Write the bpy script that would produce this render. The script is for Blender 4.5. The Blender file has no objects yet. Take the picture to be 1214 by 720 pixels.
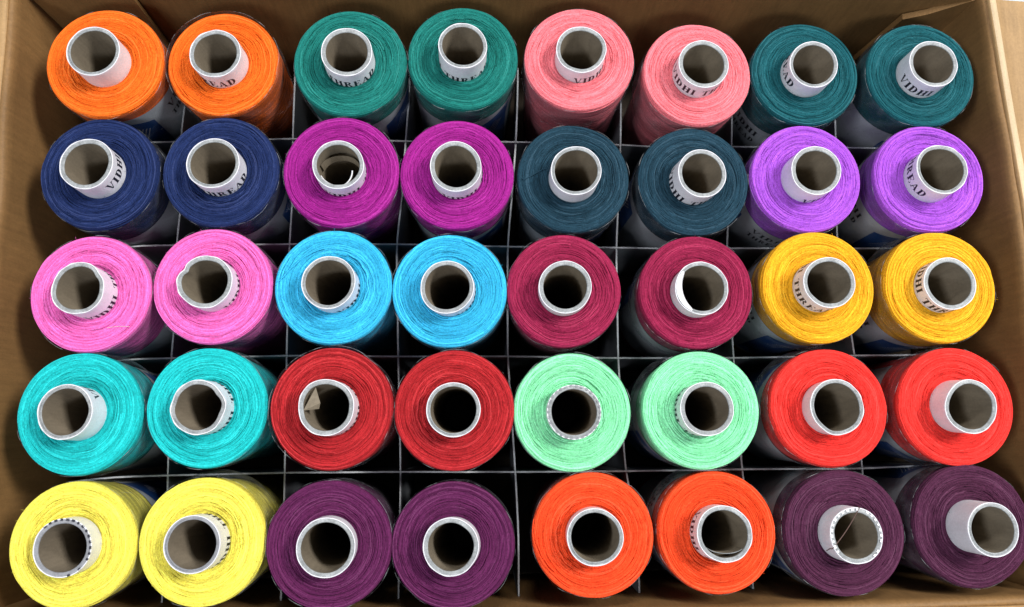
import bpy, math, random
import numpy as np
from mathutils import Matrix, Vector, Euler

MM = 0.001
SC = bpy.context.scene
COL = SC.collection
PI = math.pi
rnd = random.Random(7)

# ------------------------------------------------------------------ camera
cam_d = bpy.data.cameras.new('camera')
cam = bpy.data.objects.new('camera', cam_d)
COL.objects.link(cam)
cam.location = (-6.23 * MM, -48.96 * MM, 306.72 * MM)
cam.rotation_euler = (0.1684, -0.0301, -0.0042)
cam_d.sensor_fit = 'HORIZONTAL'
cam_d.sensor_width = 36.0
cam_d.lens = 27.95
cam_d.clip_start = 0.01
cam_d.clip_end = 50.0
cam_d.dof.use_dof = True
cam_d.dof.focus_distance = 0.312
cam_d.dof.aperture_fstop = 13.0
SC.camera = cam

# ------------------------------------------------------------------ light
world = bpy.data.worlds.new('World')
SC.world = world
world.use_nodes = True
wb = world.node_tree.nodes['Background']
wb.inputs['Color'].default_value = (0.72, 0.84, 1.0, 1)
wb.inputs['Strength'].default_value = 0.13


def area_light(name, loc, target, size, power, color):
    ld = bpy.data.lights.new(name, 'AREA')
    ld.shape = 'RECTANGLE'
    ld.size, ld.size_y = size
    ld.energy = power
    ld.color = color
    lo = bpy.data.objects.new(name, ld)
    COL.objects.link(lo)
    lo.location = loc
    d = Vector(target) - Vector(loc)
    lo.rotation_euler = d.to_track_quat('-Z', 'Y').to_euler()
    return lo


area_light('ceiling_lamp', (0.95, 0.40, 1.25), (0, 0, 0), (0.45, 0.25), 29.0, (1.0, 0.97, 0.93))
area_light('ceiling_lamp', (-0.95, -0.25, 1.25), (0, 0, 0), (0.45, 0.25), 11.0, (0.95, 0.97, 1.0))
area_light('ceiling_lamp', (0.10, 1.05, 1.20), (0, 0, 0), (0.45, 0.25), 10.0, (1.0, 0.98, 0.95))
area_light('ceiling_lamp', (0.05, -1.00, 1.25), (0, 0, 0), (0.45, 0.25), 8.0, (0.95, 0.97, 1.0))

SC.view_settings.view_transform = 'Standard'
SC.view_settings.look = 'None'
SC.view_settings.exposure = 0.0
SC.view_settings.gamma = 1.0
SC.view_settings.use_curve_mapping = False
SC.render.engine = 'CYCLES'
SC.cycles.transparent_max_bounces = 16
SC.cycles.max_bounces = 8


# ------------------------------------------------------------------ materials
def srgb(r, g, b):
    f = lambda c: (c / 255 / 12.92) if c / 255 <= 0.04045 else ((c / 255 + 0.055) / 1.055) ** 2.4
    return (f(r), f(g), f(b))


class NT:
    """small wrapper for building node trees"""
    def __init__(s, name):
        s.m = bpy.data.materials.new(name)
        s.m.use_nodes = True
        s.t = s.m.node_tree
        s.b = s.t.nodes['Principled BSDF']
        s.out = s.t.nodes['Material Output']

    def n(s, kind, **kw):
        nd = s.t.nodes.new(kind)
        for k, v in kw.items():
            if k.startswith('i_'):
                key = k[2:]
                key = int(key) if key.isdigit() else key.replace('_', ' ')
                nd.inputs[key].default_value = v
            else:
                setattr(nd, k, v)
        return nd

    def l(s, a, b):
        s.t.links.new(a, b)

    def ramp(s, fac, stops):
        r = s.n('ShaderNodeValToRGB')
        e = r.color_ramp.elements
        e[0].position, e[0].color = stops[0][0], stops[0][1]
        e[1].position, e[1].color = stops[-1][0], stops[-1][1]
        for p, c in stops[1:-1]:
            x = e.new(p)
            x.color = c
        s.l(fac, r.inputs['Fac'])
        return r.outputs['Color']

    def mix(s, fac, a, b, mode='MIX'):
        m = s.n('ShaderNodeMix', data_type='RGBA', blend_type=mode)
        for sock, v in ((m.inputs[0], fac), (m.inputs[6], a), (m.inputs[7], b)):
            if hasattr(v, 'is_output'):
                s.l(v, sock)
            elif isinstance(v, (int, float)):
                sock.default_value = v
            else:
                sock.default_value = (*v, 1) if len(v) == 3 else v
        return m.outputs[2]

    def noise(s, scale, detail=4, rough=0.6, vec=None, dist=0.0):
        t = s.n('ShaderNodeTexNoise', i_Scale=scale, i_Detail=detail, i_Roughness=rough, i_Distortion=dist)
        if vec is not None:
            s.l(vec, t.inputs['Vector'])
        return t.outputs['Fac']

    def coords(s, scale=(1, 1, 1), kind='Object'):
        c = s.n('ShaderNodeTexCoord')
        mp = s.n('ShaderNodeMapping')
        mp.inputs['Scale'].default_value = scale
        s.l(c.outputs[kind], mp.inputs['Vector'])
        return mp.outputs['Vector']

    def bump(s, h, strength, dist):
        b = s.n('ShaderNodeBump', i_Strength=strength, i_Distance=dist)
        s.l(h, b.inputs['Height'])
        s.l(b.outputs['Normal'], s.b.inputs['Normal'])


def g3(v):
    return (v, v, v, 1)


def thread_material(name, col, sheen=0.25, lint_glint=0.0):
    k = NT(name)
    v = k.coords()
    at = k.n('ShaderNodeAttribute', attribute_name='shade')
    dark = tuple(c * (0.62 if sum(col) > 0.45 else 0.5) for c in col)
    light = tuple(min(0.95, c * 1.18 + 0.010) for c in col)
    base = k.mix(at.outputs['Fac'], dark, light)
    gt = k.n('ShaderNodeMath', operation='GREATER_THAN')
    gt.inputs[1].default_value = 1.1
    k.l(at.outputs['Fac'], gt.inputs[0])
    base = k.mix(gt.outputs[0], base, tuple(min(0.95, c * 1.3 + 0.022) for c in col))  # bright outlier strands: thread highlights put into the colour
    f1 = k.noise(1400, 3, 0.7, v)
    c = k.mix(1.0, base, k.ramp(f1, [(0.28, g3(0.70)), (0.72, g3(1.18))]), 'MULTIPLY')
    # fibre glints painted into the yarn colour as pale flecks
    f2 = k.noise(2600, 2, 0.5, v)
    lf = k.ramp(f2, [(0.66, g3(0)), (0.80, g3(0.30 + lint_glint))])
    pale = tuple(min(0.9, x * 1.25 + 0.07 + lint_glint * 0.12) for x in col)
    c = k.mix(lf, c, pale)
    k.l(c, k.b.inputs['Base Color'])
    k.b.inputs['Roughness'].default_value = 0.82
    k.b.inputs['Specular IOR Level'].default_value = 0.12
    k.b.inputs['Sheen Weight'].default_value = sheen
    k.b.inputs['Sheen Roughness'].default_value = 0.45
    k.b.inputs['Sheen Tint'].default_value = (*[min(1, x * 0.7 + 0.35) for x in col], 1)
    k.bump(k.noise(2100, 3, 0.7, v), 0.5, 0.0003)
    return k.m


def cardboard_material(name, base, flute_axis=0, specks=True):
    k = NT(name)
    v = k.coords()
    big = k.noise(14, 5, 0.62, v, 0.6)
    st = k.coords((30, 300, 300) if flute_axis == 1 else (300, 30, 300) if flute_axis == 0 else (300, 300, 30))
    fib = k.noise(1.6, 5, 0.7, st)
    fine = k.noise(900, 3, 0.7, v)
    c = k.mix(k.ramp(big, [(0.30, g3(0)), (0.72, g3(1))]), tuple(x * 0.80 for x in base), tuple(min(1, x * 1.16) for x in base))
    c = k.mix(1.0, c, k.ramp(fib, [(0.28, g3(0.84)), (0.74, g3(1.12))]), 'MULTIPLY')
    c = k.mix(1.0, c, k.ramp(fine, [(0.3, g3(0.90)), (0.7, g3(1.08))]), 'MULTIPLY')
    stain = k.noise(38, 3, 0.5, v, 1.2)
    c = k.mix(k.ramp(stain, [(0.60, g3(0)), (0.74, g3(0.35))]), c, tuple(x * 0.62 for x in base))
    if specks:
        sp = k.n('ShaderNodeTexVoronoi', i_Scale=95.0)
        k.l(v, sp.inputs['Vector'])
        m = k.ramp(sp.outputs['Distance'], [(0.055, g3(0.75)), (0.085, g3(0))])
        pick = k.n('ShaderNodeSeparateColor')
        k.l(sp.outputs['Color'], pick.inputs['Color'])
        m2 = k.ramp(pick.outputs[0], [(0.90, g3(0)), (0.92, g3(1))])
        mm = k.mix(1.0, m, m2, 'MULTIPLY')
        c = k.mix(mm, c, (0.72, 0.66, 0.52))
    k.l(c, k.b.inputs['Base Color'])
    k.b.inputs['Roughness'].default_value = 0.62
    k.b.inputs['Specular IOR Level'].default_value = 0.35
    k.bump(k.mix(0.5, big, fib), 0.35, 0.0012)
    return k.m


def paper_material(name, col, rough=0.6, var=0.1, bump=0.25):
    k = NT(name)
    v = k.coords()
    a = k.noise(160, 4, 0.65, v)
    b = k.noise(1300, 3, 0.6, v)
    c = k.mix(1.0, (*col, 1), k.ramp(a, [(0.3, g3(1 - var * 1.6)), (0.7, g3(1.0))]), 'MULTIPLY')
    c = k.mix(1.0, c, k.ramp(b, [(0.3, g3(1 - var)), (0.7, g3(1.04))]), 'MULTIPLY')
    k.l(c, k.b.inputs['Base Color'])
    k.b.inputs['Roughness'].default_value = rough
    k.b.inputs['Specular IOR Level'].default_value = 0.35
    k.bump(k.mix(0.5, a, b), bump, 0.0003)
    return k.m


def film_material():
    k = NT('clear_film')
    t = k.t
    t.nodes.remove(k.b)
    tr = k.n('ShaderNodeBsdfTransparent')
    tr.inputs['Color'].default_value = (0.70, 0.71, 0.73, 1)
    gl = k.n('ShaderNodeBsdfGlossy', i_Roughness=0.16)
    gl.inputs['Color'].default_value = (0.9, 0.93, 1, 1)
    df = k.n('ShaderNodeBsdfDiffuse')
    df.inputs['Color'].default_value = (0.62, 0.66, 0.70, 1)
    lw = k.n('ShaderNodeLayerWeight', i_Blend=0.35)
    v = k.coords()
    ns = k.noise(70, 4, 0.6, v, 1.0)
    bm = k.n('ShaderNodeBump', i_Strength=0.45, i_Distance=0.0012)
    k.l(ns, bm.inputs['Height'])
    k.l(bm.outputs['Normal'], gl.inputs['Normal'])
    k.l(bm.outputs['Normal'], lw.inputs['Normal'])
    m1 = k.n('ShaderNodeMixShader')
    k.l(k.ramp(lw.outputs['Facing'], [(0.2, g3(0.03)), (0.75, g3(0.09)), (1.0, g3(0.34))]), m1.inputs[0])
    k.l(tr.outputs[0], m1.inputs[1])
    k.l(gl.outputs[0], m1.inputs[2])
    m2 = k.n('ShaderNodeMixShader')
    hz = k.ramp(k.noise(120, 3, 0.6, v), [(0.42, g3(0.012)), (0.8, g3(0.085))])
    k.l(hz, m2.inputs[0])
    k.l(m1.outputs[0], m2.inputs[1])
    k.l(df.outputs[0], m2.inputs[2])
    k.l(m2.outputs[0], k.out.inputs['Surface'])
    return k.m


def film_edge_material():
    k = NT('film_edge')
    tr = k.n('ShaderNodeBsdfTransparent')
    k.b.inputs['Base Color'].default_value = (0.6, 0.63, 0.66, 1)
    k.b.inputs['Roughness'].default_value = 0.25
    mx = k.n('ShaderNodeMixShader')
    k.l(k.ramp(k.noise(150, 3, 0.6, k.coords()), [(0.50, g3(0.0)), (0.72, g3(0.5))]), mx.inputs[0])
    k.l(tr.outputs[0], mx.inputs[1])
    k.l(k.b.outputs[0], mx.inputs[2])
    k.l(mx.outputs[0], k.out.inputs['Surface'])
    return k.m


M = {}
TAN = (0.40, 0.248, 0.112)
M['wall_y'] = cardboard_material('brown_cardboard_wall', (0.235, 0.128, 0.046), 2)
M['bottom'] = cardboard_material('shade_dark_bottom_board', (0.075, 0.055, 0.038), 0, False)  # colour darkened to put the shade of the deep gaps into the board
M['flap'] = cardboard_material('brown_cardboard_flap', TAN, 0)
M['ridge_highlight'] = cardboard_material('ridge_highlight_cardboard', (0.62, 0.47, 0.29), 0, False)  # paler board colour that paints the highlight on the right flap's fold
M['divider'] = paper_material('grey_board', (0.20, 0.212, 0.235), 0.55, 0.12)
M['divider_edge'] = paper_material('board_cut_edge', (0.82, 0.85, 0.88), 0.6, 0.25)
M['tube_in'] = cardboard_material('grey_brown_core_board', (0.25, 0.21, 0.155), 2, False)
M['rim'] = paper_material('core_cut_end', (0.42, 0.445, 0.46), 0.5, 0.30, 0.5)
M['rim_dark'] = paper_material('core_cut_end_shabby', (0.30, 0.31, 0.34), 0.5, 0.2, 0.5)
M['wrap'] = paper_material('white_core_paper', (0.84, 0.845, 0.90), 0.42, 0.07)
M['ink'] = paper_material('black_ink', (0.018, 0.018, 0.03), 0.5, 0.1)
M['label'] = paper_material('white_label_print', (0.72, 0.76, 0.79), 0.35, 0.08)
M['blue'] = paper_material('blue_label_print', (0.012, 0.11, 0.42), 0.35, 0.15)
M['film'] = film_material()
M['film_edge'] = film_edge_material()
M['table'] = paper_material('pale_blue_cloth', (0.62, 0.72, 0.85), 0.8, 0.1)
M['lint_glint'] = paper_material('pale_lint', (0.62, 0.58, 0.56), 0.8, 0.1)
M['brown_thread'] = paper_material('brown_thread', (0.12, 0.07, 0.06), 0.7, 0.1)


# ------------------------------------------------------------------ mesh helpers
class MB:
    def __init__(s):
        s.v, s.f, s.mi, s.sh = [], [], [], []

    def grid(s, pts, closed_u=False, closed_v=False, mi=0, shade=None):
        """pts: array (nu, nv, 3)"""
        pts = np.asarray(pts, float)
        nu, nv = pts.shape[:2]
        o = len(s.v)
        s.v.extend(pts.reshape(-1, 3).tolist())
        if shade is not None:
            s.sh.extend([shade] * (nu * nv))
        for i in range(nu if closed_u else nu - 1):
            i2 = (i + 1) % nu
            for j in range(nv if closed_v else nv - 1):
                j2 = (j + 1) % nv
                s.f.append((o + i * nv + j, o + i2 * nv + j, o + i2 * nv + j2, o + i * nv + j2))
                s.mi.append(mi)

    def poly(s, pts, mi=0):
        o = len(s.v)
        s.v.extend([list(map(float, p)) for p in pts])
        s.f.append(tuple(range(o, o + len(pts))))
        s.mi.append(mi)

    def tube(s, path, r, sides=5, mi=0, shade=None):
        path = np.asarray(path, float)
        n = len(path)
        t = np.gradient(path, axis=0)
        t /= np.linalg.norm(t, axis=1)[:, None] + 1e-12
        up = np.array([0, 0, 1.0])
        a = np.cross(t, up)
        bad = np.linalg.norm(a, axis=1) < 1e-3
        a[bad] = np.cross(t[bad], np.array([1.0, 0, 0]))
        a /= np.linalg.norm(a, axis=1)[:, None]
        b = np.cross(a, t)
        rr = np.broadcast_to(np.asarray(r, float), (n,))
        an = np.linspace(0, 2 * PI, sides, endpoint=False)
        ring = path[:, None] + rr[:, None, None] * (a[:, None] * np.cos(an)[None, :, None] + b[:, None] * np.sin(an)[None, :, None])
        s.grid(ring, closed_v=True, mi=mi, shade=shade)

    def mesh(s, name, mats, smooth=True):
        me = bpy.data.meshes.new(name)
        v = (np.asarray(s.v, float) * MM)
        me.from_pydata(v.tolist(), [], s.f)
        for m in mats:
            me.materials.append(m)
        if len(mats) > 1:
            me.polygons.foreach_set('material_index', np.asarray(s.mi, np.int32))
        me.polygons.foreach_set('use_smooth', np.full(len(s.f), smooth))
        if s.sh:
            at = me.attributes.new('shade', 'FLOAT', 'POINT')
            at.data.foreach_set('value', np.asarray(s.sh, np.float32))
        me.update()
        return me


def obj(name, me, parent=None, loc=(0, 0, 0), rot=None):
    o = bpy.data.objects.new(name, me)
    COL.objects.link(o)
    if parent is not None:
        o.parent = parent
    o.location = [c * MM for c in loc]
    if rot is not None:
        o.rotation_euler = rot
    return o


def tag(o, label, cat, group=None):
    o['label'] = label
    o['category'] = cat
    if group:
        o['group'] = group


def harmonics(rg, n, amp, k0=1):
    """random smooth periodic function of the angle"""
    co = [(rg.gauss(0, amp / (1 + 0.6 * i)), rg.uniform(0, 2 * PI), i + k0) for i in range(n)]
    return lambda th: sum(a * np.cos(k * th + p) for a, p, k in co)


FLOOR = -90.0

# ------------------------------------------------------------------ setting: the table under the box
tb = MB()
tb.grid([[[x, y, FLOOR - 4.5] for y in np.linspace(-900, 900, 13)] for x in np.linspace(-900, 900, 13)])
table = obj('table', tb.mesh('table', [M['table']]))
table['kind'] = 'structure'

# ------------------------------------------------------------------ the cardboard box
XL, XR, YB, YF = -198.5, 204.5, 138.0, -110.5
box = bpy.data.objects.new('cardboard_box', None)
COL.objects.link(box)
box.location = (0, 0, (FLOOR - 4.2) * MM)
tag(box, 'open brown cardboard box with its flaps folded out, holding rows of thread spools', 'box')


def left_x(y):
    return np.interp(y, [-110, -40, 43, 100, 138], [-197.5, -196.8, -196.3, -198, -199.5])


def right_x(y):
    return np.interp(y, [-110, -30, 45, 74, 104, 138], [207.5, 208.5, 207.3, 205.4, 203.9, 202.4])


def front_y(x):
    return np.interp(x, [-200, 0, 100, 207], [-113.5, -112.5, -110.3, -107.2])


def back_y(x):
    return np.interp(x, [-200, -60, 80, 207], [137, 139, 138.6, 136.5])


def wall(name, P, outward, seed, zt=1.2, wave=0.5):
    """P: base polyline along the inner face (top edge); closed profile with a rounded top, 4 mm thick"""
    rg = random.Random(seed)
    h1 = harmonics(rg, 6, wave)
    n = len(P)
    prof = [(0.6, FLOOR + 0.6), (0.4, -70), (0.0, -45), (-0.2, -25), (0, -12), (0, -5), (0.1, -2.4), (0.7, -0.7), (1.7, 0.1),
            (2.8, 0.1), (3.6, -0.6), (4.2, -2.2), (4.4, -8), (4.4, -40), (4.4, FLOOR + 0.3), (4.2, FLOOR + 0.2)]
    t = np.linspace(0, 1, n)
    rows = []
    for i in range(n):
        w = h1(np.array(t[i] * 5.0))
        wz = harmonics(random.Random(seed + 5), 5, 0.25)(np.array(t[i] * 9.0))
        row = []
        for d, z in prof:
            dd = d + w * (0.3 + 0.7 * math.exp(-abs(z) / 30.0)) + 0.25 * math.sin(t[i] * 31 + z * 0.13 + seed)
            row.append((P[i][0] + outward[0] * dd, P[i][1] + outward[1] * dd, z + zt + (wz if z > -20 else 0)))
        rows.append(row)
    mb = MB()
    mb.grid(rows, closed_v=True)
    mb.poly(rows[0][::-1])
    mb.poly(rows[-1])
    o = obj(name, mb.mesh(name, [M['wall_y']]), box, (0, 0, 0))
    o.location = (0, 0, (4.2 - FLOOR) * MM)
    return o


ys = np.linspace(-117.5, YB + 1.0, 48)
xs = np.linspace(XL - 0.5, XR + 0.5, 60)
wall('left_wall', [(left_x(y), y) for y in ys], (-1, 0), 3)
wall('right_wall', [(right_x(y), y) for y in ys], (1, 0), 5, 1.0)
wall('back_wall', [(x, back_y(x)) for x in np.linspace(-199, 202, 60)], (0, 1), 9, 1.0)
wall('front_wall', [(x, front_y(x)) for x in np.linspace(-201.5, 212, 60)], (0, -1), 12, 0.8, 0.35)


def flap(name, P, outward, length, drop, seed, start=3.2, z0=1.4):
    rg = random.Random(seed)
    hz = harmonics(rg, 6, 0.35)
    rows = []
    n = len(P)
    t = np.linspace(0, 1, n)
    ks = [0, 0.006, 0.016, 0.035, 0.08, 0.16, 0.3, 0.5, 0.75, 1.0]
    for i in range(n):
        top, bot = [], []
        for kk in ks:
            d = start + kk * length + 0.35 * hz(np.array(t[i] * 7.0))
            z = z0 - drop * kk + 1.3 * math.exp(-((kk - 0.016) / 0.014) ** 2) + 0.8 * math.sin(kk * 6 + t[i] * 4) * kk + 0.35 * hz(np.array(t[i] * 6.0 + 1))
            top.append((P[i][0] + outward[0] * d, P[i][1] + outward[1] * d, z))
            bot.append((P[i][0] + outward[0] * d, P[i][1] + outward[1] * d, z - 3.4))
        rows.append(top + bot[::-1])
    mb = MB()
    mb.grid(rows, closed_v=True)
    mb.poly(rows[0][::-1])
    mb.poly(rows[-1])
    if name == 'right_flap':        # highlight along the fold ridge, painted as a paler strip
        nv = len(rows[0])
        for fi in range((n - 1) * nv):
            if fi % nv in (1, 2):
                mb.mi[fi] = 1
    o = obj(name, mb.mesh(name, [M['flap'], M['ridge_highlight']]), box)
    o.location = (0, 0, (4.2 - FLOOR) * MM)
    return o


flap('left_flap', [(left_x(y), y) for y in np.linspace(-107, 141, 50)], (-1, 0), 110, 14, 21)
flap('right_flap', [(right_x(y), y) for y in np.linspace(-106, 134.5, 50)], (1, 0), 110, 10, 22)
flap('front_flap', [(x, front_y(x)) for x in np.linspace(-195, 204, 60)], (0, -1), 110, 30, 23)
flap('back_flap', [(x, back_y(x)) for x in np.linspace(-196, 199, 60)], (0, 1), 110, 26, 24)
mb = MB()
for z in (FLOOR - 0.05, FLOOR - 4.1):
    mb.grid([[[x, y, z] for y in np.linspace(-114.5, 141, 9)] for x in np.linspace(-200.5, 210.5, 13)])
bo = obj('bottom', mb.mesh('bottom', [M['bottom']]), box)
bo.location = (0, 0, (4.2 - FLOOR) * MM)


def tab(name, pts, thick, seed):
    """glue tab lying on the inside of the back wall; pts = outline as (x, y, z)"""
    mb = MB()
    A = [(x, y, z) for x, y, z in pts]
    B = [(x, y + thick, z) for x, y, z in pts]
    mb.poly(A)
    mb.poly(B[::-1])
    for i in range(len(A)):
        j = (i + 1) % len(A)
        mb.poly([A[j], A[i], B[i], B[j]])
    o = obj(name, mb.mesh(name, [M['wall_y']], False), box)
    o.location = (0, 0, (4.2 - FLOOR) * MM)


tab('corner_tab', [(203.6, 136.2, -2.2), (203.6, 135.6, -86), (171, 133.6, -86), (173.6, 133.2, -51), (177.0, 133.0, -13.5), (186, 133.4, -9.8)], 2.6, 1)
tab('corner_tab', [(-198.6, 134.9, -3), (-155.6, 134.4, -3.5), (-156.9, 134.6, -45), (-156.5, 134.8, -86), (-198.6, 135.0, -86)], 1.8, 2)

# ------------------------------------------------------------------ spool data (mm): disc centre x, y, z, lean x, lean y, core height, thread radius, core radius
SP = [
    (-161.5, 101.9, 1.11, 0.017, -0.014, 9.6, 23.17, 10.21),
    (-114.6, 102.6, -0.50, -0.018, -0.007, 8.8, 22.44, 10.13),
    (-62.8, 103.3, 0.55, 0.021, -0.000, 8.7, 22.92, 10.20),
    (-16.7, 106.4, -0.73, 0.029, 0.004, 10.1, 22.67, 9.78),
    (31.6, 106.1, -0.05, -0.023, 0.027, 7.6, 22.68, 10.17),
    (80.7, 100.2, -0.45, 0.025, -0.006, 8.8, 22.35, 10.22),
    (126.2, 100.9, -0.73, 0.027, -0.012, 8.3, 22.46, 10.02),
    (175.1, 100.8, -0.22, 0.007, 0.007, 9.3, 22.75, 9.99),
    (-160.4, 55.5, 0.20, -0.006, 0.026, 9.7, 22.75, 10.15),
    (-112.9, 56.6, 0.09, 0.006, 0.021, 8.6, 22.71, 10.17),
    (-65.0, 56.8, -0.10, 0.036, -0.011, 8.2, 22.97, 9.89),
    (-18.7, 56.0, 0.08, -0.016, -0.009, 9.1, 22.73, 10.14),
    (28.3, 54.9, -0.59, 0.008, -0.018, 9.2, 22.57, 9.97),
    (77.4, 54.0, -0.91, 0.083, -0.019, 9.7, 22.57, 9.80),
    (123.5, 55.3, -0.37, 0.019, -0.005, 9.4, 22.57, 10.06),
    (174.3, 55.5, -0.00, -0.031, 0.031, 9.7, 22.60, 10.18),
    (-159.9, 7.1, -0.16, -0.008, 0.026, 9.1, 22.86, 9.92),
    (-113.4, 10.2, -0.00, 0.006, -0.013, 7.9, 22.67, 10.19),
    (-66.6, 9.8, 0.02, -0.010, -0.002, 8.8, 22.66, 10.19),
    (-21.3, 8.5, -0.33, -0.060, -0.050, 8.7, 22.44, 10.21),
    (23.7, 8.6, -0.30, -0.041, -0.042, 8.6, 22.49, 10.19),
    (76.3, 8.0, 0.03, -0.031, -0.019, 8.2, 22.52, 10.32),
    (125.4, 10.1, -0.36, 0.018, -0.014, 9.7, 22.53, 10.09),
    (174.7, 10.1, -0.03, -0.002, 0.013, 6.4, 22.50, 10.35),
    (-160.3, -39.0, 0.08, -0.009, 0.037, 9.5, 22.89, 9.98),
    (-112.9, -36.9, -0.29, -0.009, -0.023, 8.7, 22.61, 10.09),
    (-65.5, -37.4, 1.32, -0.014, 0.007, 9.3, 23.10, 10.36),
    (-19.0, -38.1, 0.21, 0.002, -0.022, 8.6, 22.87, 10.10),
    (26.2, -39.0, -0.26, -0.030, -0.037, 8.6, 22.55, 10.16),
    (76.2, -38.3, -0.28, -0.024, 0.009, 8.7, 22.60, 10.11),
    (126.0, -37.7, 0.23, -0.049, 0.010, 7.8, 22.72, 10.25),
    (176.4, -37.3, 0.14, 0.008, -0.055, 9.0, 22.78, 10.13),
    (-158.4, -86.9, 0.17, 0.042, 0.015, 7.3, 22.72, 10.24),
    (-111.5, -86.0, 0.50, -0.029, 0.029, 8.8, 22.96, 10.14),
    (-64.7, -87.3, 1.32, 0.064, 0.008, 8.1, 23.03, 10.46),
    (-19.1, -87.8, 0.28, -0.052, 0.057, 8.7, 22.85, 10.14),
    (33.2, -84.6, 0.22, -0.044, 0.017, 8.4, 22.71, 10.24),
    (80.2, -84.1, -0.42, 0.010, 0.052, 9.3, 22.38, 10.19),
    (128.7, -84.6, 0.65, 0.075, -0.007, 7.7, 23.06, 10.15),
    (178.3, -82.6, -0.11, 0.040, 0.000, 11.5, 22.79, 9.73),
]
COLORS = [  # name, thread colour
    ('bright orange', (1.0, 0.145, 0.007)), ('green teal', (0.004, 0.175, 0.15)),
    ('salmon pink', (0.93, 0.19, 0.225)), ('dark petrol teal', (0.002, 0.09, 0.11)),
    ('navy blue', (0.006, 0.02, 0.098)), ('magenta', (0.32, 0.009, 0.235)),
    ('dark slate blue', (0.008, 0.043, 0.072)), ('violet', (0.37, 0.085, 0.61)),
    ('bubblegum pink', (0.8, 0.14, 0.47)), ('sky blue', (0.032, 0.44, 0.71)),
    ('raspberry', (0.3, 0.011, 0.062)), ('golden yellow', (0.88, 0.4, 0.011)),
    ('turquoise', (0.006, 0.49, 0.5)), ('dark red', (0.41, 0.012, 0.017)),
    ('mint green', (0.25, 0.76, 0.41)), ('bright red', (0.8, 0.034, 0.026)),
    ('lemon yellow', (0.96, 0.74, 0.1)), ('purple', (0.1, 0.008, 0.068)),
    ('orange red', (0.95, 0.068, 0.012)), ('dark plum', (0.074, 0.013, 0.046)),
]
TM = [thread_material('thread_' + n.replace(' ', '_'), c, 0.05 if sum(c) > 1 else 0.08, 0.25 if sum(c) < 0.45 else 0.0) for n, c in COLORS]


# ------------------------------------------------------------------ dividers
GX = [[-141.0, -92.3, -42.7, 6.2, 52.8, 102.9, 150.2], [-139.8, -91.7, -45.8, 2.3, 49.7, 98.2, 147.2],
      [-138.7, -90.8, -44.1, 2.2, 49.2, 98.8, 151.5], [-136.8, -89.4, -42.1, 5.2, 51.1, 99.9, 150.7]]
GY = [[80.1, 81.6, 80.8, 80.8, 80.0, 79.5, 79.5], [33.4, 33.9, 34.1, 33.1, 32.9, 32.7, 32.8],
      [-15.2, -14.2, -14.6, -14.6, -15.4, -15.4, -14.4], [-63.2, -62.4, -62.3, -62.6, -62.5, -62.0, -62.0]]
LEAN = 0.35          # the wound body leans less than its core


def at_depth(k, z):
    x, y, zc, tx, ty = SP[k][:5]
    return x + LEAN * tx * z, y + LEAN * ty * z


grid_root = bpy.data.objects.new('cell_divider', None)
COL.objects.link(grid_root)
grid_root.location = (0, 0, FLOOR * MM)
tag(grid_root, 'thin grey board divider grid slotted together between the spools in the box', 'divider')


def strip(points, seed, top=-29.0):
    rg = random.Random(seed)
    P = np.asarray(points, float)
    d = np.r_[0, np.cumsum(np.linalg.norm(np.diff(P, axis=0), axis=1))]
    s = np.linspace(0, d[-1], max(24, int(d[-1] / 6)))
    x = np.interp(s, d, P[:, 0])
    y = np.interp(s, d, P[:, 1])
    ker = np.array([1, 2, 1]) / 4.0
    for _ in range(1):
        x[1:-1] = np.convolve(x, ker, 'valid')
        y[1:-1] = np.convolve(y, ker, 'valid')
    t = np.gradient(np.stack([x, y], 1), axis=0)
    t /= np.linalg.norm(t, axis=1)[:, None]
    nx, ny = -t[:, 1], t[:, 0]
    hz = harmonics(rg, 5, 0.18)
    zt = top + hz(s / 45.0)
    th = 0.40
    mb = MB()
    zs = [0, -0.25, -12, -35, FLOOR + 0.2 - top]
    for side in (1, -1):
        rows = []
        for i in range(len(s)):
            rows.append([(x[i] + side * th * nx[i] * (0.8 if j == 0 else 1), y[i] + side * th * ny[i] * (0.8 if j == 0 else 1), (zt[i] + zz) if j < 4 else FLOOR + 0.1)
                         for j, zz in enumerate(zs)])
        mb.grid(rows if side < 0 else rows[::-1])
    rows = [[(x[i] - th * 0.8 * nx[i], y[i] - th * 0.8 * ny[i], zt[i]), (x[i] + th * 0.8 * nx[i], y[i] + th * 0.8 * ny[i], zt[i])] for i in range(len(s))]
    mb.grid(rows, mi=1)
    for i in (0, -1):
        mb.poly([(x[i] - th * nx[i], y[i] - th * ny[i], zt[i]), (x[i] + th * nx[i], y[i] + th * ny[i], zt[i]),
                 (x[i] + th * nx[i], y[i] + th * ny[i], FLOOR + .1), (x[i] - th * nx[i], y[i] - th * ny[i], FLOOR + .1)], 1)
    o = obj('divider_strip', mb.mesh('divider_strip', [M['divider'], M['divider_edge']], False), grid_root)
    o.location = (0, 0, -FLOOR * MM)
    return o


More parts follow.
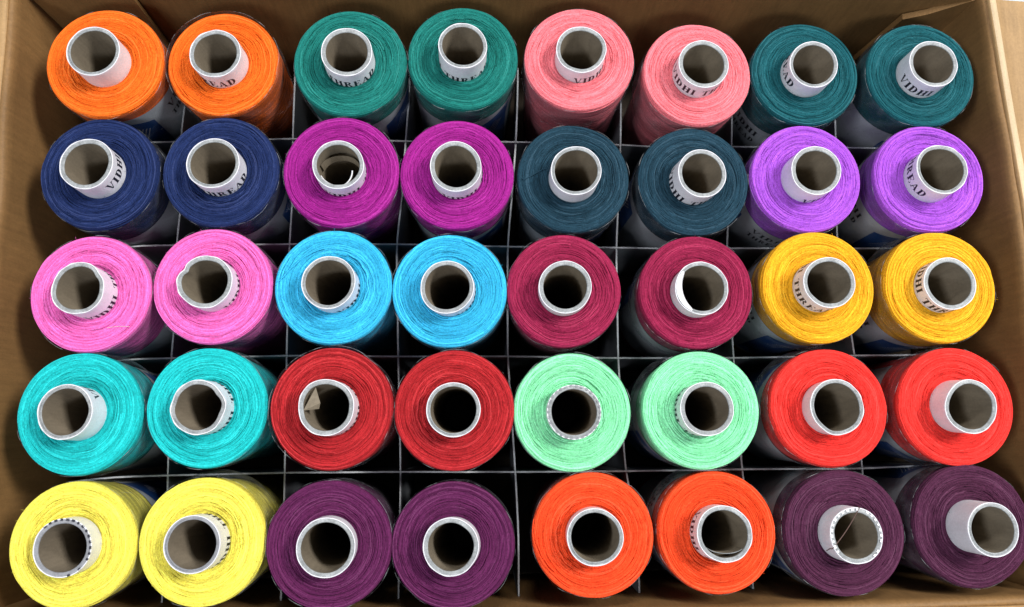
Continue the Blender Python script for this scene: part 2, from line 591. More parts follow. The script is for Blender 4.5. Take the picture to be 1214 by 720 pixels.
RC = 21.7   # body radius kept clear at divider height
for i in range(4):
    pts = [((-172, -172, -176, -176)[i], GY[i][0] - (1.0, 4.0, 4.0, 2.5)[i])]
    for j in range(8):
        xa, ya = at_depth(i * 8 + j, -29)
        xb, yb = at_depth(i * 8 + 8 + j, -29)
        prev = pts[-1][1] if j else GY[i][0] - 0.8
        nxt = GY[i][j] if j < 7 else GY[i][6] + (0.3 if i < 3 else 1.2)
        m = 0.5 * ((GY[i][j - 1] if j else GY[i][0] - 1.2) + nxt)
        lo, hi = yb + RC, ya - RC
        m = min(max(m, lo), hi) if lo < hi else 0.5 * (lo + hi)
        pts.append((0.5 * (xa + xb), m))
        if j < 7:
            pts.append((GX[i][j], GY[i][j]))
    pts.append((196, GY[i][6] + 0.8))
    strip(pts, 40 + i)
for j in range(7):
    pts = []
    for i in range(5):
        xa, ya = at_depth(i * 8 + j, -29)
        xb, yb = at_depth(i * 8 + j + 1, -29)
        if i == 0:
            m = GX[0][j] + 0.5 * (GX[0][j] - GX[1][j]) * 0.5
        elif i == 4:
            m = 0.5 * GX[3][j] + 0.25 * (xa + xb)
        else:
            m = 0.5 * (GX[i - 1][j] + GX[i][j])
        lo, hi = xa + RC, xb - RC
        m = min(max(m, lo), hi) if lo < hi else 0.5 * (lo + hi)
        if i == 0:
            pts.append((m, 116.0))
        pts.append((m, 0.5 * (ya + yb)))
        if i == 4:
            pts.append((m, front_y(m) + 0.4))
        if i < 4:
            pts.append((GX[i][j], GY[i][j]))
    strip(pts, 60 + j, -29.2)

# ------------------------------------------------------------------ thread package meshes (shared by spools)
R0, RT0 = 22.7, 10.2
PROF_R = np.array([9.6, 10.4, 11.5, 13.5, 17.0, 20.0, 21.6, 22.25, 22.6, 22.7])
PROF_Z = np.array([-1.3, -0.95, -0.62, -0.5, -0.45, -0.47, -0.62, -0.90, -1.45, -2.4])


def body_mesh(seed):
    rg = random.Random(seed)
    prof = list(zip(PROF_R, PROF_Z - 0.30)) + [(22.65, -6), (22.4, -12), (21.9, -20), (21.3, -27), (21.1, -45), (20.9, -74), (20.2, -77), (18, -78), (15.5, -78.2)]
    n = 72
    th = np.linspace(0, 2 * PI, n, endpoint=False)
    hr = harmonics(rg, 5, 0.07, 2)
    rows = []
    for a in th:
        w = float(hr(np.array(a)))
        rows.append([((r - 0.12 + w * (r / R0) ** 3) * math.cos(a), (r - 0.12 + w * (r / R0) ** 3) * math.sin(a), z) for r, z in prof])
    mb = MB()
    mb.grid(rows, closed_u=True, shade=0.55)
    # loosely cross-wound strands on the flank
    for q in range(60):
        z0 = -3.5 - rg.random() * 34
        sl = rg.choice([-1, 1]) * rg.uniform(0.5, 2.2)
        a0 = rg.uniform(0, 2 * PI)
        L = rg.uniform(1.5, 4.5)
        m = max(8, int(L / (2 * PI) * 60))
        t = np.linspace(0, L, m)
        z = np.clip(z0 + sl * t + 0.3 * np.sin(3 * t), -60, -3.0)
        rr = np.interp(-z, [3, 12, 20, 27, 45, 74], [22.7, 22.4, 21.9, 21.3, 21.1, 20.9]) - 0.20
        mb.tube(np.stack([rr * np.cos(a0 + t), rr * np.sin(a0 + t), z], 1), 0.26, 4, shade=rg.uniform(0.3, 0.9))
    return mb.mesh('thread_body', [None] if False else [TM[0]])


def strands_mesh(seed):
    """wound yarn on the end face: many wandering, crossing turns"""
    rg = random.Random(seed)
    mb = MB()
    hw = harmonics(rg, 4, 0.25, 2)
    n_arc = 250
    sec = np.array([(-1.0, -0.55), (-0.72, 0.45), (0.0, 0.95), (0.72, 0.45), (1.0, -0.55)])
    for q in range(n_arc):
        u = (q + rg.random()) / n_arc
        r0 = math.sqrt(11.0 ** 2 + u * (22.35 ** 2 - 11.0 ** 2)) if rg.random() < 0.6 else 10.9 + u * 11.5
        L = rg.choice([rg.uniform(0.35, 1.4), rg.uniform(0.9, 3.0), rg.uniform(2.0, 5.0)])
        if u > 0.9:
            L = 2 * PI * rg.uniform(0.6, 1.1)
        a0 = rg.uniform(0, 2 * PI)
        m = max(10, int(L / (2 * PI) * 120))
        t = np.linspace(0, L, m)
        drift = rg.gauss(0, 0.75) if L < 2.2 else rg.gauss(0, 0.35)
        hr = harmonics(rg, 7, 0.13)
        hf = harmonics(rg, 5, 0.075, 13)
        r = r0 + drift * (t - L / 2) / 2 + hr(a0 + t) + hw(a0 + t) * 0.6 + hf(a0 + t)
        r = np.clip(r, 10.6, 22.5)
        rad = rg.uniform(0.18, 0.33)
        lift = rg.gauss(0.03, 0.15)
        z = np.interp(r, PROF_R, PROF_Z) + lift + harmonics(rg, 3, 0.06)(a0 + t)
        ends = np.minimum(t, L - t) * r0 / 16.0
        z = z - 0.42 * np.exp(-(ends / 0.10) ** 2)        # ends dive between the other turns
        ca, sa = np.cos(a0 + t), np.sin(a0 + t)
        slope = np.interp(r, [10, 21, 22.0, 22.7], [0, 0, 0.4, 1.2])
        cs, sn = np.cos(slope), -np.sin(slope)
        rows = np.zeros((m, len(sec), 3))
        for si, (du, dz) in enumerate(sec):
            ru = r + rad * (du * cs - dz * sn)
            rows[:, si, 0] = ru * ca
            rows[:, si, 1] = ru * sa
            rows[:, si, 2] = z + rad * (du * sn + dz * cs)
        mb.grid(rows, shade=1.35 if rg.random() < 0.10 else min(1.0, max(0.05, rg.gauss(0.62, 0.20))))
    # rim turns seen on the rounded shoulder
    for q in range(7):
        a0 = rg.uniform(0, 2 * PI)
        L = rg.uniform(2.0, 6.0)
        t = np.linspace(0, L, max(10, int(L * 13)))
        zz = -1.3 - rg.random() * 2.0 + 0.4 * np.sin(t * 1.3 + q)
        zz = np.minimum(zz, -1.2)
        rr = np.interp(zz, [-6, -2.4, -1.45, -0.9], [22.65, 22.68, 22.5, 22.2]) - 0.05
        mb.tube(np.stack([rr * np.cos(a0 + t), rr * np.sin(a0 + t), zz], 1), rg.uniform(0.22, 0.32), 5, shade=rg.uniform(0.35, 0.9))
    return mb.mesh('thread_strands', [TM[0]])


def fuzz_mesh(seed):
    rg = random.Random(seed)
    mb = MB()
    for q in range(420):
        r = math.sqrt(rg.uniform(10.8 ** 2, 21.6 ** 2))
        a = rg.uniform(0, 2 * PI)
        L = rg.uniform(0.8, 2.6)
        ang = a + PI / 2 + rg.gauss(0, 0.7)
        curl = rg.gauss(0, 0.5)
        rise = rg.uniform(0.05, 0.55)
        z0 = float(np.interp(r, PROF_R, PROF_Z)) + 0.12
        p = [r * math.cos(a), r * math.sin(a), z0]
        path = []
        for s in range(6):
            path.append(list(p))
            p[0] += L / 5 * math.cos(ang)
            p[1] += L / 5 * math.sin(ang)
            p[2] = z0 + rise * math.sin(PI * (s + 1) / 6.5)
            ang += curl * 0.5
        mb.tube(path, 0.042, 3, shade=rg.uniform(0.6, 1.0))
    for q in range(14):    # fibres standing off the outer edge
        a = rg.uniform(0, 2 * PI)
        ang = a + rg.gauss(0, 0.9)
        p = [22.55 * math.cos(a), 22.55 * math.sin(a), rg.uniform(-3.5, -1.4)]
        L = rg.uniform(0.3, 0.9)
        path = []
        for s in range(5):
            path.append(list(p))
            p[0] += L / 4 * math.cos(ang)
            p[1] += L / 4 * math.sin(ang)
            p[2] += rg.gauss(0.05, 0.08)
            ang += rg.gauss(0, 0.5)
        mb.tube(path, 0.04, 3, shade=1.0)
    return mb.mesh('loose_fibres', [TM[0]])


NV = 7
BODY = [body_mesh(100 + i) for i in range(3)]
STRANDS = [strands_mesh(200 + i) for i in range(NV)]
FUZZ = [fuzz_mesh(300 + i) for i in range(3)]

# ------------------------------------------------------------------ serif capitals as polygons in a unit-high cell
T_, S_ = 0.22, 0.085


def q(x0, y0, x1, y1):
    return [(x0, y0), (x1, y0), (x1, y1), (x0, y1)]


def serif(xc, w, y):
    return q(xc - w / 2, y if y < 0.5 else y - S_, xc + w / 2, y + S_ if y < 0.5 else y)


def arc(cx, cy, rx, ry, a0, a1, tx, ty, n=7):
    out = []
    for i in range(n):
        b0, b1 = a0 + (a1 - a0) * i / n, a0 + (a1 - a0) * (i + 1) / n
        out.append([(cx + rx * math.cos(b0), cy + ry * math.sin(b0)), (cx + rx * math.cos(b1), cy + ry * math.sin(b1)),
                    (cx + (rx - tx) * math.cos(b1), cy + (ry - ty) * math.sin(b1)), (cx + (rx - tx) * math.cos(b0), cy + (ry - ty) * math.sin(b0))])
    return out


def stem(x):
    return [q(x, 0, x + T_, 1)]


def bar(x0, x1, yc, yd=S_):
    return q(x0, yc - yd / 2, x1, yc + yd / 2)


GL = {
    'I': (0.42, stem(0.11) + [serif(0.205, 0.36, 0), serif(0.205, 0.36, 1)]),
    'V': (0.80, [[(0.36, 0), (0.46, 0), (0.26, 1), (0.06, 1)], [(0.40, 0), (0.47, 0.06), (0.74, 1), (0.67, 1)], serif(0.16, 0.32, 1), serif(0.70, 0.24, 1)]),
    'D': (0.82, stem(0.1) + [serif(0.16, 0.28, 0), serif(0.16, 0.28, 1), bar(0.25, 0.40, 0.035), bar(0.25, 0.40, 0.965)] + arc(0.38, 0.5, 0.38, 0.5, -PI / 2, PI / 2, T_, S_)),
    'H': (0.88, stem(0.1) + stem(0.57) + [serif(0.195, 0.36, 0), serif(0.195, 0.36, 1), serif(0.665, 0.36, 0), serif(0.665, 0.36, 1), bar(0.28, 0.58, 0.52)]),
    'T': (0.76, stem(0.285) + [serif(0.38, 0.36, 0), bar(0.04, 0.72, 0.965), q(0.04, 0.76, 0.09, 0.94), q(0.67, 0.76, 0.72, 0.94)]),
    'R': (0.84, stem(0.1) + [serif(0.195, 0.36, 0), serif(0.16, 0.28, 1), bar(0.28, 0.42, 0.965), bar(0.28, 0.42, 0.50)] + arc(0.40, 0.735, 0.28, 0.265, -PI / 2, PI / 2, T_ * 0.9, S_)
          + [[(0.38, 0.48), (0.54, 0.48), (0.80, 0), (0.60, 0)]]),
    'E': (0.74, stem(0.1) + [bar(0.03, 0.68, 0.035), bar(0.03, 0.66, 0.965), bar(0.28, 0.52, 0.51), q(0.62, 0.06, 0.68, 0.27), q(0.60, 0.76, 0.66, 0.94), q(0.48, 0.40, 0.53, 0.62)]),
    'A': (0.84, [[(0.10, 0), (0.17, 0), (0.45, 1), (0.39, 1)], [(0.58, 0), (0.78, 0), (0.50, 1), (0.37, 1)], bar(0.22, 0.62, 0.33), serif(0.14, 0.26, 0), serif(0.68, 0.32, 0)]),
    ' ': (0.45, []),
}


def text_polys(txt, size, track=0.12):
    x = 0
    out = []
    for ch in txt:
        w, ps = GL[ch]
        out += [[((px + x) * size, py * size) for px, py in p] for p in ps]
        x += w + track
    return out, x * size


# ------------------------------------------------------------------ plastic sleeves (shared)
def sleeve_mesh(seed, flare, top):
    rg = random.Random(seed)
    n = 96
    th = np.linspace(0, 2 * PI, n, endpoint=False)
    h1 = harmonics(rg, 9, 0.22, 2)
    h2 = harmonics(rg, 7, 0.45, 1)
    h3 = harmonics(rg, 22, 0.09, 5)
    fl = np.clip(np.cos(th), 0, 1) ** 1.5
    zs = np.array([0, 1.2, 3, 6, 10, 15, 22, 30, 45, 66, 74])
    rows = []
    for i, a in enumerate(th):
        row = []
        t0 = top + float(h2(np.array(a))) + (0.6 if flare > 1 else 0) * math.sin(a * 2)
        for d in zs:
            z = max(t0 - d, -77.0)
            base = float(np.interp(-z, [-2, 0, 3, 12, 20, 27, 45, 77], [22.95, 22.98, 23.1, 23.1, 22.7, 21.95, 21.6, 21.2]))
            k = math.exp(-max(0, -z - 2) / 16.0)
            r = base + (abs(float(h1(np.array(a)))) + float(h3(np.array(a)))) * (0.2 + k) + flare * fl[i] * math.exp(-((z + 13) / 9.0) ** 2)
            if d == 0:
                r -= 0.25 * abs(math.sin(a * 3 + seed))
            row.append((r * math.cos(a), r * math.sin(a), z))
        rows.append(row)
    mb = MB()
    mb.grid(rows, closed_u=True)
    mb.tube([r[0] for r in rows] + [rows[0][0]], 0.075, 4, mi=1)
    # heat-seal ridge and fold lines of the film
    for s in range(4):
        a = rg.uniform(0, 2 * PI)
        m = 14
        t = np.linspace(0, 1, m)
        aa = a + rg.gauss(0, 0.35) * t ** 1.5
        z = top - 2.5 - 30 * t * rg.uniform(0.5, 1)
        rr = np.interp(-z, [0, 3, 12, 20, 27, 45], [23.15, 23.25, 23.2, 22.7, 21.95, 21.6]) + 0.15
        mb.tube(np.stack([rr * np.cos(aa), rr * np.sin(aa), z], 1), 0.10, 4, mi=1)
    return mb.mesh('plastic_sleeve', [M['film'], M['film_edge']])


SLEEVE_HIGH = sleeve_mesh(410, 0.2, 1.2)
SLEEVE = [sleeve_mesh(400, 0.0, -1.6), sleeve_mesh(401, 0.6, -1.3), sleeve_mesh(402, 3.0, -1.9), sleeve_mesh(403, 0.3, -2.2)]


# ------------------------------------------------------------------ printed label inside the sleeve
def body_r(z):
    return np.interp(-z, [0, 3, 12, 20, 27, 45, 77], [22.7, 22.75, 22.45, 21.95, 21.35, 21.15, 20.95]) + 0.28


def band(a0, a1, z_top, z_bot, extra=0.0, tilt=0.0, n=26, wav=0.5, seed=1):
    """curved patch on the body, angles in radians; z_top may slope"""
    rg = random.Random(seed)
    h = harmonics(rg, 4, wav)
    rows = []
    for i in range(n + 1):
        a = a0 + (a1 - a0) * i / n
        zt = z_top + tilt * (i / n - 0.5) * 2 + float(h(np.array(a)))
        zl = np.linspace(zt, z_bot, 9)
        rr = body_r(zl) + extra
        rows.append([(r * math.cos(a), r * math.sin(a), z) for r, z in zip(rr, zl)])
    return rows


def make_label(root, centre, top, blue_side, seed):
    """white printed label with a blue panel and black lettering; centre in radians (world)"""
    half = 1.25
    mb = MB()
    mb.grid(band(centre - half, centre + half, top, -66, 0, 4 * blue_side, seed=seed))
    lab = obj('label', mb.mesh('label', [M['label']]), root, (0, 0, -FLOOR))
    mb = MB()
    b0 = centre + blue_side * 0.35
    b1 = centre + blue_side * 1.12
    mb.grid(band(min(b0, b1), max(b0, b1), top - 2.2, -62, 0.1, 5 * blue_side, seed=seed + 3))
    bl = obj('blue_panel', mb.mesh('blue_panel', [M['blue']]), lab)
    # white slanting strokes of the emblem on the blue
    mb = MB()
    for s in range(4):
        ac = 0.5 * (b0 + b1) + (s - 1.5) * 0.055
        rows = []
        for t in np.linspace(0, 1, 8):
            z = top - 9 - 12 * t - s * 0.8
            a = ac + (0.16 - 0.32 * t) * 0.8
            rr = float(body_r(np.array(z))) + 0.2
            w = 0.011 * (1 - 0.7 * t)
            rows.append([(rr * math.cos(a - w), rr * math.sin(a - w), z), (rr * math.cos(a + w), rr * math.sin(a + w), z)])
        mb.grid(rows)
    obj('emblem', mb.mesh('emblem', [M['wrap']], False), lab)
    mb = MB()
    for ln, (txt, size, z0) in enumerate((('VIDHI', 4.6, top - 10.5), ('THREAD', 3.4, top - 16.5))):
        polys, w = text_polys(txt, size)
        for p in polys:
            pts = []
            for px, py in p:
                z = z0 + py
                rr = float(body_r(np.array(z))) + 0.16
                a = centre - blue_side * 0.42 + (px - w / 2) / 22.0
                pts.append((rr * math.cos(a), rr * math.sin(a), z))
            mb.poly(pts)
    if seed - 700 in (0, 6, 14, 15, 22, 23, 37):
        obj('label_print', mb.mesh('label_print', [M['ink']], False), lab)
    return lab


# ------------------------------------------------------------------ paper core
# per spool: print start angle (deg, world, counter-clockwise) or None, height of the capitals' top below the rim as a above the thread face in mm, rim roughness
CORE = {
    0: (None, 0, 0.6), 1: (79, 4.3, 1), 2: (114, 3.0, .6), 3: (114, 1.4, .6), 4: (-105, 2.4, .7), 5: (-190, 5.2, .7), 6: (-6, 5.6, .7), 7: (-168, 5.0, .5),
    8: (-52, 6.2, .9), 9: (-235, 3.2, 1), 10: (-130, 1.0, 1), 11: (-125, 1.2, .8), 12: (None, 0, .8), 13: (150, 2.6, .6), 14: (-105, 2.2, 1), 15: (14, 6.4, .9),
    16: (-95, 1.7, 1.2), 17: (-60, 1.0, 1.4), 18: (-80, 1.6, .9), 19: (-75, 1.2, .9), 20: (None, 0, .6), 21: (None, 0, 1.0), 22: (62, 5.2, .8), 23: (110, 4.6, .8),
    24: (30, 5.4, 1), 25: (-95, 1.7, 1.4), 26: (-80, 1.3, 1.1), 27: (None, 0, .7), 28: (None, 0, .7), 29: (120, 2.0, .7), 30: (None, 0, 1.1), 31: (None, 0, 1.0),
    32: (None, 0, 1), 33: (-75, 2.0, .6), 34: (None, 0, .8), 35: (None, 0, .8), 36: (None, 0, .5), 37: (130, 4.2, .9), 38: (None, 0, .7), 39: (None, 0, .4),
}
RIM_DASH = {28: 'dark', 32: 'dark', 38: 'white', 33: None}


def make_core(root, k, tilt, zc):
    x, y, z, tx, ty, h, R, rt = SP[k]
    start, drop, rough = CORE[k]
    rg = random.Random(900 + k)
    n = 96
    th = np.linspace(0, 2 * PI, n, endpoint=False)
    lo = harmonics(rg, 3, 0.10 * rough, 2)
    kink = harmonics(rg, 9, 0.03 * rough, 4)
    ztop = harmonics(rg, 8, 0.09 * rough, 1)

    def special(t):
        d = np.zeros_like(t)

        def bumpf(c, w, a):
            dd = (t - c + PI) % (2 * PI) - PI
            return a * np.exp(-(dd / w) ** 2)
        if k == 17:
            d = d + bumpf(math.radians(150), 0.15, -0.7) + bumpf(math.radians(178), 0.25, 0.35)
        if k == 25:
            d = d + bumpf(math.radians(35), 0.25, -0.35) + bumpf(math.radians(10), 0.2, 0.25) + bumpf(math.radians(165), 0.25, -0.3) + bumpf(math.radians(-20), 0.2, -0.3)
        if k == 30:
            d = d + bumpf(math.radians(-100), 0.3, 0.35)
        if k == 16:
            d = d + bumpf(math.radians(38), 0.2, -0.5)
        return d

    def r_out(t, zz):
        w = np.clip((zz + 1) / (h + 1), 0, 1) ** 1.5
        return rt + (lo(t) + kink(t) + special(t)) * w

    wallt = 1.55 + 0.14 * (k % 3)
    depth = (SP[k][2] - FLOOR) / math.sqrt(1 + tx * tx + ty * ty) - 0.5
    # the board tube: inner face, and its outer face buried in the thread
    mb = MB()
    zs = np.array([h - 0.35, h - 1.2, h - 3, h * 0.4, 0, -8, -20, -40, -60, -depth])
    inner = np.zeros((n, len(zs), 3))
    for j, zz in enumerate(zs):
        rr = r_out(th, zz) - wallt + (0.10 * kink(th * 1.0) if j < 2 else 0)
        inner[:, j] = np.stack([rr * np.cos(th), rr * np.sin(th), np.full(n, zz) + (ztop(th) if j == 0 else 0)], 1)
    mb.grid(inner[::-1], closed_u=True)
    zs2 = [-1.5, -20, -60, -depth]
    outer = np.zeros((n, 5, 3))
    for j, zz in enumerate(zs2):
        rr = np.full(n, rt - 0.3)
        outer[:, j] = np.stack([rr * np.cos(th), rr * np.sin(th), np.full(n, zz)], 1)
    rr = r_out(th, -9) - wallt
    outer[:, 4] = np.stack([rr * np.cos(th), rr * np.sin(th), np.full(n, -depth)], 1)
    mb.grid(outer, closed_u=True)
    core = obj('paper_core', mb.mesh('paper_core', [M['tube_in']]), root, (0, 0, zc), tilt)
    # cut end
    mb = MB()
    steps = [(-wallt, -0.40), (-wallt + 0.12, -0.06), (-wallt + 0.55, -0.02), (-1.0, -0.14), (-0.55, -0.10), (-0.36, -0.16)]
    rim = np.zeros((n, len(steps), 3))
    kk = harmonics(rg, 14, 0.05 * rough, 6)
    for j, (dr, dz) in enumerate(steps):
        rr = r_out(th, h) + dr + (kk(th) * 0.8 if j in (1, 2) else 0)
        rim[:, j] = np.stack([rr * np.cos(th), rr * np.sin(th), h + dz + ztop(th) + (kk(th + 1) if j in (2, 3) else 0)], 1)
    mb.grid(rim[::-1], closed_u=True)
    obj('rim', mb.mesh('rim', [M['rim_dark'] if k in (32, 33) else M['rim']]), core)
    # white paper round the outside with its thin lip
    mb = MB()
    lip = [(-0.36, -0.30, h), (-0.30, 0.03, h), (-0.18, 0.10, h), (-0.03, 0.05, h), (0.02, -0.25, h), (0.0, 0, h - 1.6), (0.0, 0, h * 0.55), (0, 0, h * 0.2), (0, 0, -1.8)]
    wr = np.zeros((n, len(lip), 3))
    fray = harmonics(rg, 18, 0.045 * rough, 8)
    for j, (dr, dz, zz) in enumerate(lip):
        rr = r_out(th, zz) + dr + (fray(th) if j in (2, 3) else 0)
        wr[:, j] = np.stack([rr * np.cos(th), rr * np.sin(th), np.full(n, zz + dz) + (ztop(th) + fray(th + 2) if j < 5 else 0)], 1)
    mb.grid(wr[::-1], closed_u=True)
    wrap = obj('paper_wrap', mb.mesh('paper_wrap', [M['wrap']]), core)
    if start is not None:
        mb = MB()
        size = 4.2
        polys, w = text_polys('VIDHI THREAD', size, 0.09)
        base = drop - size
        for p in polys:
            a_end = max(px for px, py in p) / rt
            if a_end > 2 * PI - 0.25:
                continue
            pts = []
            for px, py in p:
                a = math.radians(start) + px / rt
                zz = min(base + py, h - 0.4)
                rr = float(r_out(np.array(a), zz)) + 0.08
                pts.append((rr * math.cos(a), rr * math.sin(a), zz))
            if max(pt[2] for pt in pts) > -0.9:
                mb.poly(pts)
        obj('lettering', mb.mesh('lettering', [M['ink']], False), core)
    if RIM_DASH.get(k):
        mb = MB()
        nd = 30
        for d in range(nd):
            if rg.random() < 0.12:
                continue
            a = 2 * PI * d / nd
            if k == 32 and not (-1.5 < ((a + PI) % (2 * PI) - PI) < 2.4):
                continue
            if k == 38 and 3.9 < a < 5.4:
                continue
            wv = 0.052 + rg.uniform(-0.012, 0.012)
            rr = float(r_out(np.array(a), h))
            z = h + float(ztop(np.array(a))) + 0.2
            r1, r2 = (rr - 1.05, rr - 0.25) if k == 38 else (rr - 0.75, rr + 0.02)
            rows = [[(r * math.cos(a + s * wv), r * math.sin(a + s * wv), z - 0.12 * (r > rr - 0.1)) for r in (r1, r2)] for s in (-1, 1)]
            mb.grid(rows)
        obj('rim_print', mb.mesh('rim_print', [M['wrap'] if k == 38 else M['ink'] if k == 32 else M['rim_dark']], False), core)
    # torn paper inside some cores
    if k == 10:
        mb = MB()
        rows = []
        for t in np.linspace(0, 1, 18):
            a = math.radians(-150 + 130 * t)
            rr = rt - wallt - 0.25 - 2.6 * max(0, t - 0.62) * 2.2
            zt = h - 2.4 + 2.2 * max(0, t - 0.5)
            rows.append([(rr * math.cos(a), rr * math.sin(a), zt), ((rr - 0.15) * math.cos(a), (rr - 0.15) * math.sin(a), zt - 5.5 + 3.0 * t)])
        mb.grid(rows)
        rows = []
        for t in np.linspace(0, 1, 14):
            a = math.radians(20 + 150 * t)
            rr = rt - wallt - 0.5 - 1.6 * math.sin(PI * t)
            rows.append([(rr * math.cos(a), rr * math.sin(a), h - 5.0 - 2 * math.sin(PI * t)), ((rr - 0.4) * math.cos(a), (rr - 0.4) * math.sin(a), h - 12)])
        mb.grid(rows)
        obj('torn_paper', mb.mesh('torn_paper', [M['tube_in'], ]), core)
        mb = MB()
        mb.tube([((rt - wallt - 0.3 - 5.7 * max(0, t - 0.62)) * math.cos(math.radians(-150 + 130 * t)), (rt - wallt - 0.3 - 5.7 * max(0, t - 0.62)) * math.sin(math.radians(-150 + 130 * t)), h - 2.3 + 2.2 * max(0, t - 0.5)) for t in np.linspace(0, 1, 18)], 0.28, 5)
        obj('torn_edge', mb.mesh('torn_edge', [M['wrap']]), core)
    if k == 26:
        mb = MB()
        ri = rt - wallt
        P = lambda a, r, z: (r * math.cos(math.radians(a)), r * math.sin(math.radians(a)), z)
        mb.poly([P(188, ri, h - 0.8), P(120, ri, h - 1.2), P(150, ri * 0.42, h - 4.5)])
        mb.poly([P(188, ri, h - 0.8), P(150, ri * 0.42, h - 4.5), P(185, ri * .45, h - 6.0)])
        obj('torn_paper', mb.mesh('torn_paper', [M['tube_in']], False), core)
    if k == 21:
        mb = MB()
        rows = []
        for t in np.linspace(0, 1, 20):
            a = math.radians(135 + 110 * t)
            rr = rt - 0.6
            inn = rt - wallt - 1.5 * math.sin(PI * t) ** 0.7
            rows.append([(rr * math.cos(a), rr * math.sin(a), h + 0.1), ((inn + rr) / 2 * math.cos(a), (inn + rr) / 2 * math.sin(a), h + 0.25), (inn * math.cos(a), inn * math.sin(a), h - 0.5), ((inn + 0.3) * math.cos(a), (inn + 0.3) * math.sin(a), h - 2.4)])
        mb.grid(rows[::-1])
        obj('folded_rim', mb.mesh('folded_rim', [M['wrap']]), core)
    if k == 37:
        mb = MB()
        rows = []
        for t in np.linspace(0, 1, 14):
            a = math.radians(-145 + 105 * t)
            rr = rt - wallt - 0.1 - 1.5 * math.sin(PI * t)
            rows.append([(rr * math.cos(a), rr * math.sin(a), h - 0.9), ((rr - 0.2) * math.cos(a), (rr - 0.2) * math.sin(a), h - 9)])
        mb.grid(rows)
        obj('loose_liner', mb.mesh('loose_liner', [M['tube_in']]), core)
        mb = MB()
        mb.tube([r[0] for r in rows], 0.14, 4)
        obj('liner_edge', mb.mesh('liner_edge', [M['rim']]), core)
    if k == 38:
        mb = MB()
        a0, a1 = math.radians(80), math.radians(205)
        p0 = np.array([rt * 1.0 * math.cos(a0), rt * 1.0 * math.sin(a0), h + 0.2])
        p1 = np.array([rt * 1.05 * math.cos(a1), rt * 1.05 * math.sin(a1), h + 0.1])
        path = [p0 * [1.02, 1.02, 1] - [0, 0, 1.0]] + [p0 * (1 - t) + p1 * t + np.array([0.5, -0.7, -0.5]) * math.sin(PI * t) for t in np.linspace(0, 1, 14)]
        path += [p1 * [1.03, 1.03, 1] - [0, 0, 1.4], p1 * [1.05, 1.05, 1] - [0.3, 0.8, 3.0]]
        mb.tube(path, 0.19, 5)
        obj('stray_thread', mb.mesh('stray_thread', [M['brown_thread']]), core)
    return core


# which labels show beside the spool: centre angle (deg), top (mm below the end face), side of the blue panel
LABELS = {
    0: (-30, -9, -1), 2: (-75, -15, 1), 3: (-95, -16, 1), 6: (-125, -17, 1), 7: (-130, -15, 1),
    8: (-30, -17, 1), 9: (-50, -17, 1), 11: (-95, -20, 1), 12: (-90, -19, 1), 13: (-140, -16, -1), 14: (-135, -15, -1), 15: (-150, -14, 1),
    21: (-165, -16, -1), 22: (-150, -13, 1), 23: (-145, -18, 1), 29: (-180, -18, 1), 30: (-175, -13, -1), 31: (-160, -16, 1),
    37: (160, -14, 1), 38: (165, -14, 1), 39: (150, -16, -1), 16: (-20, -22, 1), 24: (-10, -24, 1), 32: (10, -26, 1),
}
FLARE = {22: -160, 15: -120, 30: 160, 39: 150, 21: -140, 23: 160, 5: -140, 38: 165, 31: -150, 24: 10, 33: 60, 37: 140, 29: 170}

ROW_SETS = [(0, 1, 2, 3), (4, 5, 6, 7), (8, 9, 10, 11), (12, 13, 14, 15), (16, 17, 18, 19)]


def spool_label(k):
    i, j = divmod(k, 8)
    pairs = ROW_SETS[i]
    p = j // 2
    name = COLORS[pairs[p]][0]
    left = j % 2 == 0
    if left and p == 0:
        where = 'standing against the cardboard side wall'
    elif not left and p == 3:
        where = 'standing against the cardboard side wall'
    else:
        nb = COLORS[pairs[p - 1 if left else p + 1]][0]
        where = 'the one beside the %s spool' % nb
    return '%s thread spool with white core, %s' % (name, where)


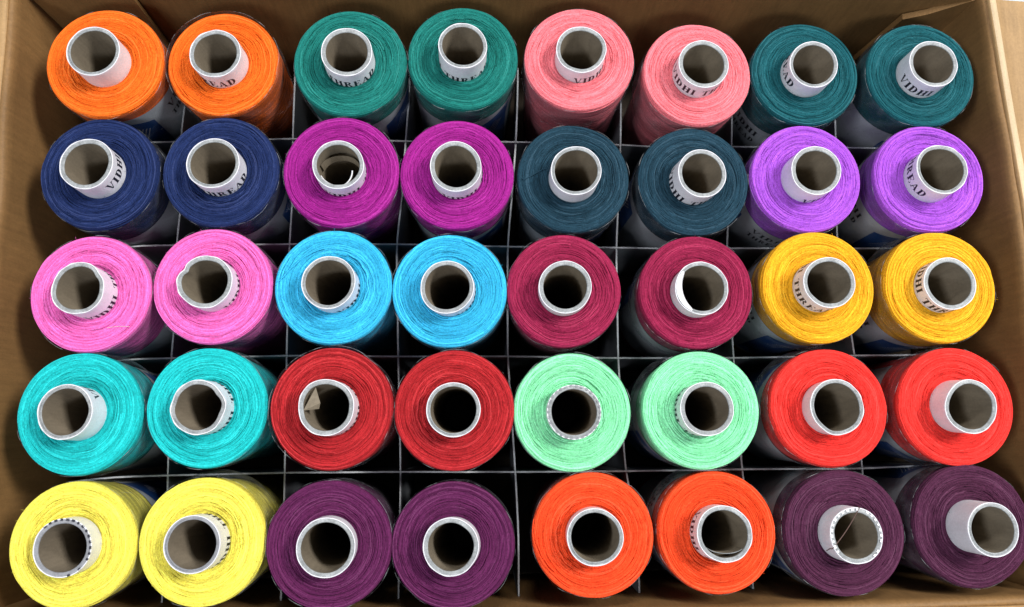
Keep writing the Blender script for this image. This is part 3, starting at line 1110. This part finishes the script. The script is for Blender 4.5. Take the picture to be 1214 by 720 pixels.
spools = []
for k in range(40):
    x, y, z, tx, ty, h, R, rt = SP[k]
    i, j = divmod(k, 8)
    ci = ROW_SETS[i][j // 2]
    root = bpy.data.objects.new('thread_spool', None)
    COL.objects.link(root)
    root.location = (x * MM, y * MM, FLOOR * MM)
    tag(root, spool_label(k), 'spool', 'thread spools standing in the divided box')
    zc = z - FLOOR
    spin = rnd.uniform(0, 2 * PI)

    def rot(lean, sp):
        n = Vector((tx * lean, ty * lean, 1)).normalized()
        return (n.to_track_quat('Z', 'Y').to_matrix() @ Matrix.Rotation(0, 3, 'Z')).to_euler() if sp is None else \
            (Vector((0, 0, 1)).rotation_difference(n).to_matrix() @ Matrix.Rotation(sp, 3, 'Z')).to_euler()

    s = R / R0
    for nm, meshes, kind in (('thread_body', BODY, None), ('thread_strands', STRANDS, 'stuff'), ('loose_fibres', FUZZ, 'stuff')):
        o = obj(nm, meshes[(k * 3 + i) % len(meshes)], root, (0, 0, zc), rot(LEAN, spin + i))
        o.scale = (s, s, 1)
        o.material_slots[0].link = 'OBJECT'
        o.material_slots[0].material = TM[ci]
        if kind:
            o['kind'] = kind
    make_core(root, k, rot(1.0, 0.0), zc)
    if k in FLARE:
        sl = obj('plastic_sleeve', SLEEVE[2], root, (0, 0, zc), rot(LEAN, math.radians(FLARE[k])))
    elif k in (1, 5, 26, 39):
        sl = obj('plastic_sleeve', SLEEVE_HIGH, root, (0, 0, zc), rot(LEAN, spin))
    else:
        sl = obj('plastic_sleeve', SLEEVE[(0, 1, 3)[k % 3]], root, (0, 0, zc), rot(LEAN, spin))
    sl.scale = (s, s, 1)
    if k in LABELS:
        c, t, b = LABELS[k]
        lab = make_label(root, math.radians(c), t, b, 700 + k)
        lab.location = (0, 0, zc * MM)
        lab.rotation_euler = rot(LEAN, 0.0)
        lab.scale = (s, s, 1)
    spools.append(root)


# ------------------------------------------------------------------ stray yarn ends lying on single spools
def stray(k, pts, rad, mat, name='loose_end'):
    """pts: (angle deg, radius, height above face)"""
    path = []
    A = np.array(pts, float)
    t = np.linspace(0, len(A) - 1, len(A) * 6)
    for c in t:
        a = np.interp(c, range(len(A)), A[:, 0])
        r = np.interp(c, range(len(A)), A[:, 1])
        zz = np.interp(c, range(len(A)), A[:, 2])
        path.append((r * math.cos(math.radians(a)), r * math.sin(math.radians(a)), zz))
    mb = MB()
    mb.tube(path, rad, 5, shade=0.75)
    o = obj(name, mb.mesh(name, [mat]), spools[k], (0, 0, SP[k][2] - FLOOR))
    return o


stray(12, [(176, 22.6, -1.4), (183, 20, 0.2), (178, 17, 0.25), (170, 14, 0.25), (160, 11.5, 0.1)], 0.28, TM[6])
stray(16, [(-60, 15.6, 0.3), (-56, 16.1, 0.35), (-51, 16.9, 0.35), (-46, 18.0, 0.35), (-42, 19.4, 0.3), (-39, 20.8, 0.2)], 0.09, M['lint_glint'])
stray(36, [(165, 22.9, -0.5), (180, 22.6, 0.3), (200, 21.4, 0.4), (225, 20.4, 0.35), (245, 20.8, 0.2)], 0.2, TM[18])
stray(36, [(172, 22.2, 0.3), (195, 20.6, 0.35), (222, 19.4, 0.35)], 0.16, TM[18])
stray(18, [(178, 22.4, -0.6), (168, 19.5, 0.35), (150, 17.2, 0.4), (126, 16.0, 0.35), (104, 15.6, 0.2)], 0.24, TM[9])
